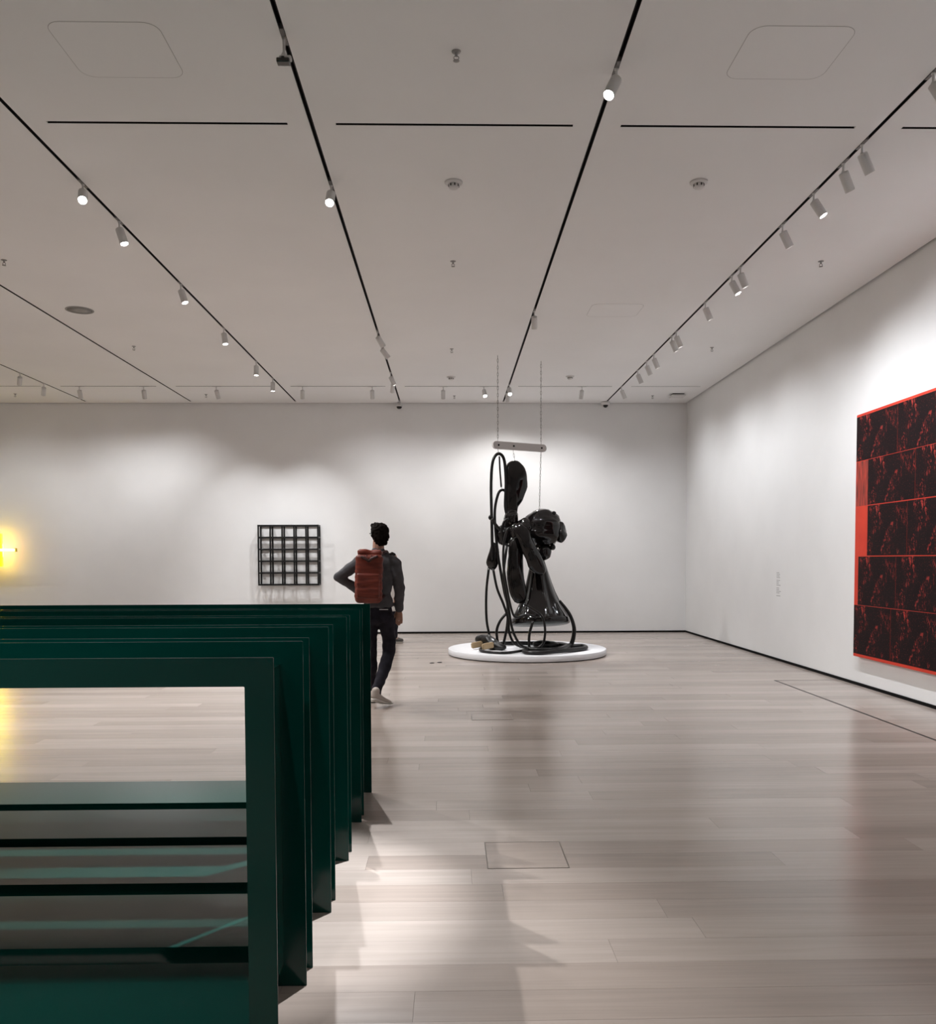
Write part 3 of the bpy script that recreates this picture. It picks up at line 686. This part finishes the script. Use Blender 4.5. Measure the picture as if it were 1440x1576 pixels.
def make_man():
    Pm = empty('person', (-.76, 9.13, 0)); tag(Pm, 'person seen from behind in grey jumper and dark jeans, hand on hip, walking', 'person')
    # local: x right, y away from the viewer, z up; head turned a little to the left
    hx = .027; hz = 1.775; ca, sa = math.cos(.45), math.sin(.45)      # yaw to the left
    def hd(x, y, z): return (hx+x*ca-y*sa, .0+x*sa+y*ca, hz+z)
    head = [[(*hd(0, 0, .01), .077, .092, .105)], [(*hd(0, .03, -.05), .058, .065, .07)], [(*hd(0, .045, -.085), .035, .04, .035)],
            [(*hd(0, .09, -.012), .012), (*hd(0, .112, -.035), .016)],                       # nose
            [(*hd(-.078, -.005, -.01), .012, .022, .034)], [(*hd(.078, -.005, -.01), .012, .022, .034)],   # ears
            [(*hd(-.022, .088, -.062), .012, .008, .006), (*hd(.022, .088, -.062), .012, .008, .006)],     # mouth
            [(*hd(-.03, .082, .03), .02, .012, .008)], [(*hd(.03, .082, .03), .02, .012, .008)],           # brows
            [(.012, -.01, 1.57, .066), (.018, -.002, 1.70, .062)]]
    torso = [[(.0, 0, 1.50, .16, .085, .07), (.0, 0, 1.36, .15, .1, .1), (.0, 0, 1.15, .13, .09, .1), (.01, 0, .98, .145, .1, .09)],
             [(-.175, 0, 1.49, .055), (.155, 0, 1.485, .055)]]
    aL = [(-.175, 0, 1.49, .056), (-.395, -.04, 1.335, .042), (-.225, .05, 1.205, .03), (-.16, .09, 1.15, .026, .03, .026)]
    aR = [(.175, 0, 1.475, .056), (.232, -.01, 1.205, .043), (.222, .03, .99, .03)]
    palmR = [(.222, .03, .985, .03, .024, .03), (.224, .032, .935, .04, .02, .035), (.224, .034, .905, .041, .018, .02)]
    fd = []
    for dx, ln in ((-.033, .066), (-.012, .08), (.01, .078), (.031, .06)):
        x = .224+dx; fd.append(((x, .034, .90), (x, .04, .90-ln*.4), (x-.002, .05, .90-ln*.75), (x-.004, .066, .90-ln)))
    hR = hand(None, fd, ((.192, .04, .955), (.174, .055, .925), (.170, .068, .895)), .0095)
    hL = []
    for i, dz in enumerate((.03, .01, -.01, -.03)):
        hL.append([(-.14, .1, 1.15+dz, .0085), (-.105, .115, 1.14+dz, .0085), (-.075, .115, 1.13+dz, .008)])
    hL.append([(-.17, .06, 1.15, .011), (-.15, .03, 1.135, .01), (-.125, .015, 1.125, .009)])
    legs = [[(.085, 0, .93, .07), (.114, .05, .55, .05), (.063, -.06, .36, .045), (-.002, -.2, .17, .038), (.0, -.2, .1, .038)],
            [(-.07, 0, .93, .07), (-.075, .06, .51, .05), (-.073, .14, .1, .042)]]
    feet = [[(-.015, -.24, .13, .038), (.055, -.165, .07, .034), (.115, -.11, .035, .025)], [(-.07, .1, .05, .04), (-.075, .28, .035, .032)]]
    blend('body', head+torso+[aL, aR, palmR]+hR+hL+legs+feet, .0072, m_skin, Pm, 5)
    for s in (-1, 1):
        bm = bmesh.new(); ellipsoid_bm(bm, hd(s*.031, .083, .012), (.011, .008, .007)); obj('eye', bm, mat('eye', (.5, .48, .45), .2), Pm, True)
    # hair: a full crown down to the nape
    hair = [[(*hd(0, -.012, .04), .097, .108, .085)], [(*hd(0, -.035, -.02), .092, .082, .085)], [(*hd(0, -.05, -.085), .068, .05, .04)],
            [(*hd(-.02, .05, .09), .06, .05, .035), (*hd(.03, .04, .095), .055, .05, .03)], [(*hd(-.08, -.02, .01), .018, .035, .055)], [(*hd(.08, -.02, .01), .018, .035, .055)]]
    blend('hair', hair, .008, m_hair, Pm, 4, (.011, 45))
    g = bmesh.new()
    tube_bm(g, [hd(-.086, -.01, .008), hd(-.09, .05, .012), hd(-.07, .1, .012)], .003, 6, 3); tube_bm(g, [hd(.086, -.01, .008), hd(.09, .05, .012), hd(.07, .1, .012)], .003, 6, 3)
    for s in (-1, 1):
        tube_bm(g, [hd(s*.034+.026*math.cos(u), .106, .005+.02*math.sin(u)) for u in [2*PI*i/10 for i in range(11)]], .0025, 6, 2)
    obj('glasses', g, m_black, Pm, True)
    shirt = [[(.014, -.008, 1.628, .066, .064, .02), (.012, -.005, 1.595, .082, .07, .03), (.0, 0, 1.552, .145, .08, .05), (.0, 0, 1.47, .185, .105, .08), (.0, .0, 1.36, .178, .12, .1), (.0, 0, 1.15, .155, .112, .1), (.012, 0, 1.04, .162, .118, .06), (.02, 0, 1.035, .163, .12, .022)],
             [(-.165, 0, 1.495, .07), (-.19, 0, 1.475, .072), (-.30, -.025, 1.4, .06), (-.395, -.04, 1.335, .052), (-.225, .05, 1.205, .046), (-.19, .07, 1.18, .042)],
             [(.155, 0, 1.49, .07), (.185, 0, 1.46, .072), (.215, -.005, 1.33, .064), (.232, -.01, 1.205, .058), (.224, .028, 1.0, .047)]]
    blend('jumper', shirt, .0095, m_shirt, Pm, 5, (.012, 11, (1, 1, 1.6)))
    tr = [[(.012, 0, 1.03, .145, .1, .03), (.01, 0, .97, .155, .115, .08), (.01, -.01, .9, .155, .12, .08)],
          [(.088, -.01, .9, .09, .1, .1), (.112, .03, .72, .078), (.116, .05, .55, .07), (.065, -.06, .36, .066), (.0, -.19, .185, .055), (-.003, -.2, .15, .054)],
          [(-.072, -.01, .9, .09, .1, .1), (-.076, .03, .7, .075), (-.075, .06, .51, .068), (-.075, .1, .3, .062), (-.07, .14, .11, .058)]]
    blend('jeans', tr, .0095, m_jean, Pm, 5, (.012, 12, (1, 1, 1.5), 4))
    p = bmesh.new(); add_box(p, (.03, -.125, .995), (.12, -.118, 1.003)); obj('belt_strip', p, mat('cloth_white', (.6, .58, .58), .7), Pm)  # thin white strip across the back of the waist
    def shoe(heel, ball, toe, hz_):
        s = blend('shoe', [[(*heel, .046), (*ball, .042, .046, .034), (*toe, .034, .036, .022)], [(*heel, .046), (heel[0]+.008, heel[1]+.005, heel[2]+.045, .045)]], .008, m_shoe, Pm, 4)
        dn = Vector((0, 0, -.034))
        v = [Vector(heel)+Vector((-.01, -.01, -.034)), Vector(ball)+Vector((0, 0, -.026)), Vector(toe)+Vector((.012, .01, -.012))]
        blend('sole', [[(*v[0], .046, .046, .014), (*v[1], .046, .048, .013), (*v[2], .036, .038, .011)]], .006, m_sole, s, 3)
    shoe((-.012, -.245, .125), (.06, -.165, .066), (.12, -.115, .036), 0)
    shoe((-.07, .1, .052), (-.073, .22, .045), (-.076, .30, .035), 0)
    return Pm
make_man()
# rucksack on the man's back
K = empty('backpack', (-.835, 9.13, 1.07)); tag(K, 'rust red rucksack on the back of the walking person', 'backpack')
K.rotation_euler = (0, math.radians(2.0), 0)
def soft_box(name, c0, c1, r, mt, parent, wr):
    bm = bmesh.new(); add_box(bm, c0, c1); bmesh.ops.bevel(bm, geom=bm.edges[:], offset=r, segments=4, affect='EDGES', profile=.5)
    bmesh.ops.subdivide_edges(bm, edges=[e for e in bm.edges if e.calc_length() > .05], cuts=14, use_grid_fill=True)
    bmesh.ops.triangulate(bm, faces=[f for f in bm.faces if len(f.verts) > 4])
    o = obj(name, bm, mt, parent, True); wrinkle(o.data, *wr); return o
soft_box('main_bag', (-.138, -.27, .0), (.138, -.125, .50), .045, m_pack, K, (.012, 10, (.35, .6, 3.2)))
soft_box('top_roll', (-.125, -.235, .475), (.125, -.125, .545), .03, m_pack, K, (.014, 14))
soft_box('pocket', (-.115, -.30, .05), (.115, -.262, .30), .018, m_pack, K, (.012, 10, (.3, .6, 4), 5))
tube('drawcord', P([(-.08, .47), (-.03, .45), (.0, .43), (.03, .455), (.09, .48)], -.272), .016, m_packd, K, 8, 5)
tube('hanging_loop', P([(-.025, .49), (-.02, .44), (0, .42), (.02, .44), (.025, .49)], -.262), .008, m_packd, K, 6, 5)
for s in (-1, 1):
    tube('shoulder_strap', [(s*.095, -.15, .49), (s*.12+.03, -.05, .535), (s*.135+.035, .06, .50), (s*.14+.035, .135, .36), (s*.15+.035, .12, .15), (s*.14, -.13, .06)], .014, m_packd if s > 0 else m_pack, K, 8, 5)

def make_second():
    Q = empty('person', (-1.03, 15.9, 0)); tag(Q, 'person in a long white coat mostly hidden behind the walking person', 'person')
    head = [[(0, 0, 1.535, .072, .085, .1)], [(.03, 0, 1.48, .05, .055, .06)], [(.085, 0, 1.52, .012), (.1, 0, 1.5, .014)], [(0, -.075, 1.53, .02, .01, .03)], [(0, .075, 1.53, .02, .01, .03)], [(0, 0, 1.36, .05), (0, 0, 1.46, .048)]]
    torso = [[(0, 0, 1.3, .1, .15, .07), (0, 0, 1.1, .09, .12, .1), (0, 0, .85, .1, .15, .1)]]
    arms = [[(0, s*.17, 1.3, .045), (.0, s*.2, 1.05, .035), (.03, s*.19, .84, .027), (.035, s*.19, .78, .02, .016, .035)] for s in (-1, 1)]
    fing = [[(.02+.018*i, s*.19, .75, .0085), (.022+.018*i, s*.188, .71, .008), (.024+.018*i, s*.182, .68, .007)] for s in (-1, 1) for i in range(-1, 3)] + [[(.06, s*.185, .79, .011), (.075, s*.18, .75, .009)] for s in (-1, 1)]
    legs = [[(0, s*.08, .85, .08), (.01, s*.08, .45, .055), (.0, s*.085, .09, .04), (.1, s*.09, .04, .032)] for s in (-1, 1)]
    blend('body', head+torso+arms+fing+legs, .009, m_skin, Q, 4)
    blend('hair', [[(-.02, 0, 1.565, .085, .09, .085), (-.045, 0, 1.48, .06, .075, .08)]], .012, m_hair, Q, 4, (.012, 30))
    coat = [[(0, 0, 1.38, .075, .09, .03), (0, 0, 1.3, .12, .18, .07), (0, 0, 1.05, .115, .16, .1), (0, 0, .8, .125, .175, .1), (.0, 0, .6, .135, .185, .04)]]+[[(0, s*.18, 1.3, .06), (.0, s*.21, 1.05, .055), (.03, s*.2, .86, .046)] for s in (-1, 1)]
    blend('coat', coat, .013, mat('coat_white', (.62, .60, .58), .8), Q, 4, (.012, 9))
    blend('trousers', [[(0, s*.08, .8, .09), (.01, s*.08, .45, .075), (.01, s*.085, .12, .06)] for s in (-1, 1)], .013, m_jean, Q, 4, (.01, 12))
    for s in (-1, 1):
        h = blend('shoe', [[(-.02, s*.085, .06, .048), (.08, s*.09, .05, .042, .045, .035), (.14, s*.09, .04, .035, .04, .025)]], .01, mat('shoe_dark', (.05, .045, .04), .7), Q, 3)
        blend('sole', [[(-.02, s*.085, .022, .05, .05, .016), (.14, s*.09, .02, .038, .043, .014)]], .009, m_sole, h, 2)
make_second()
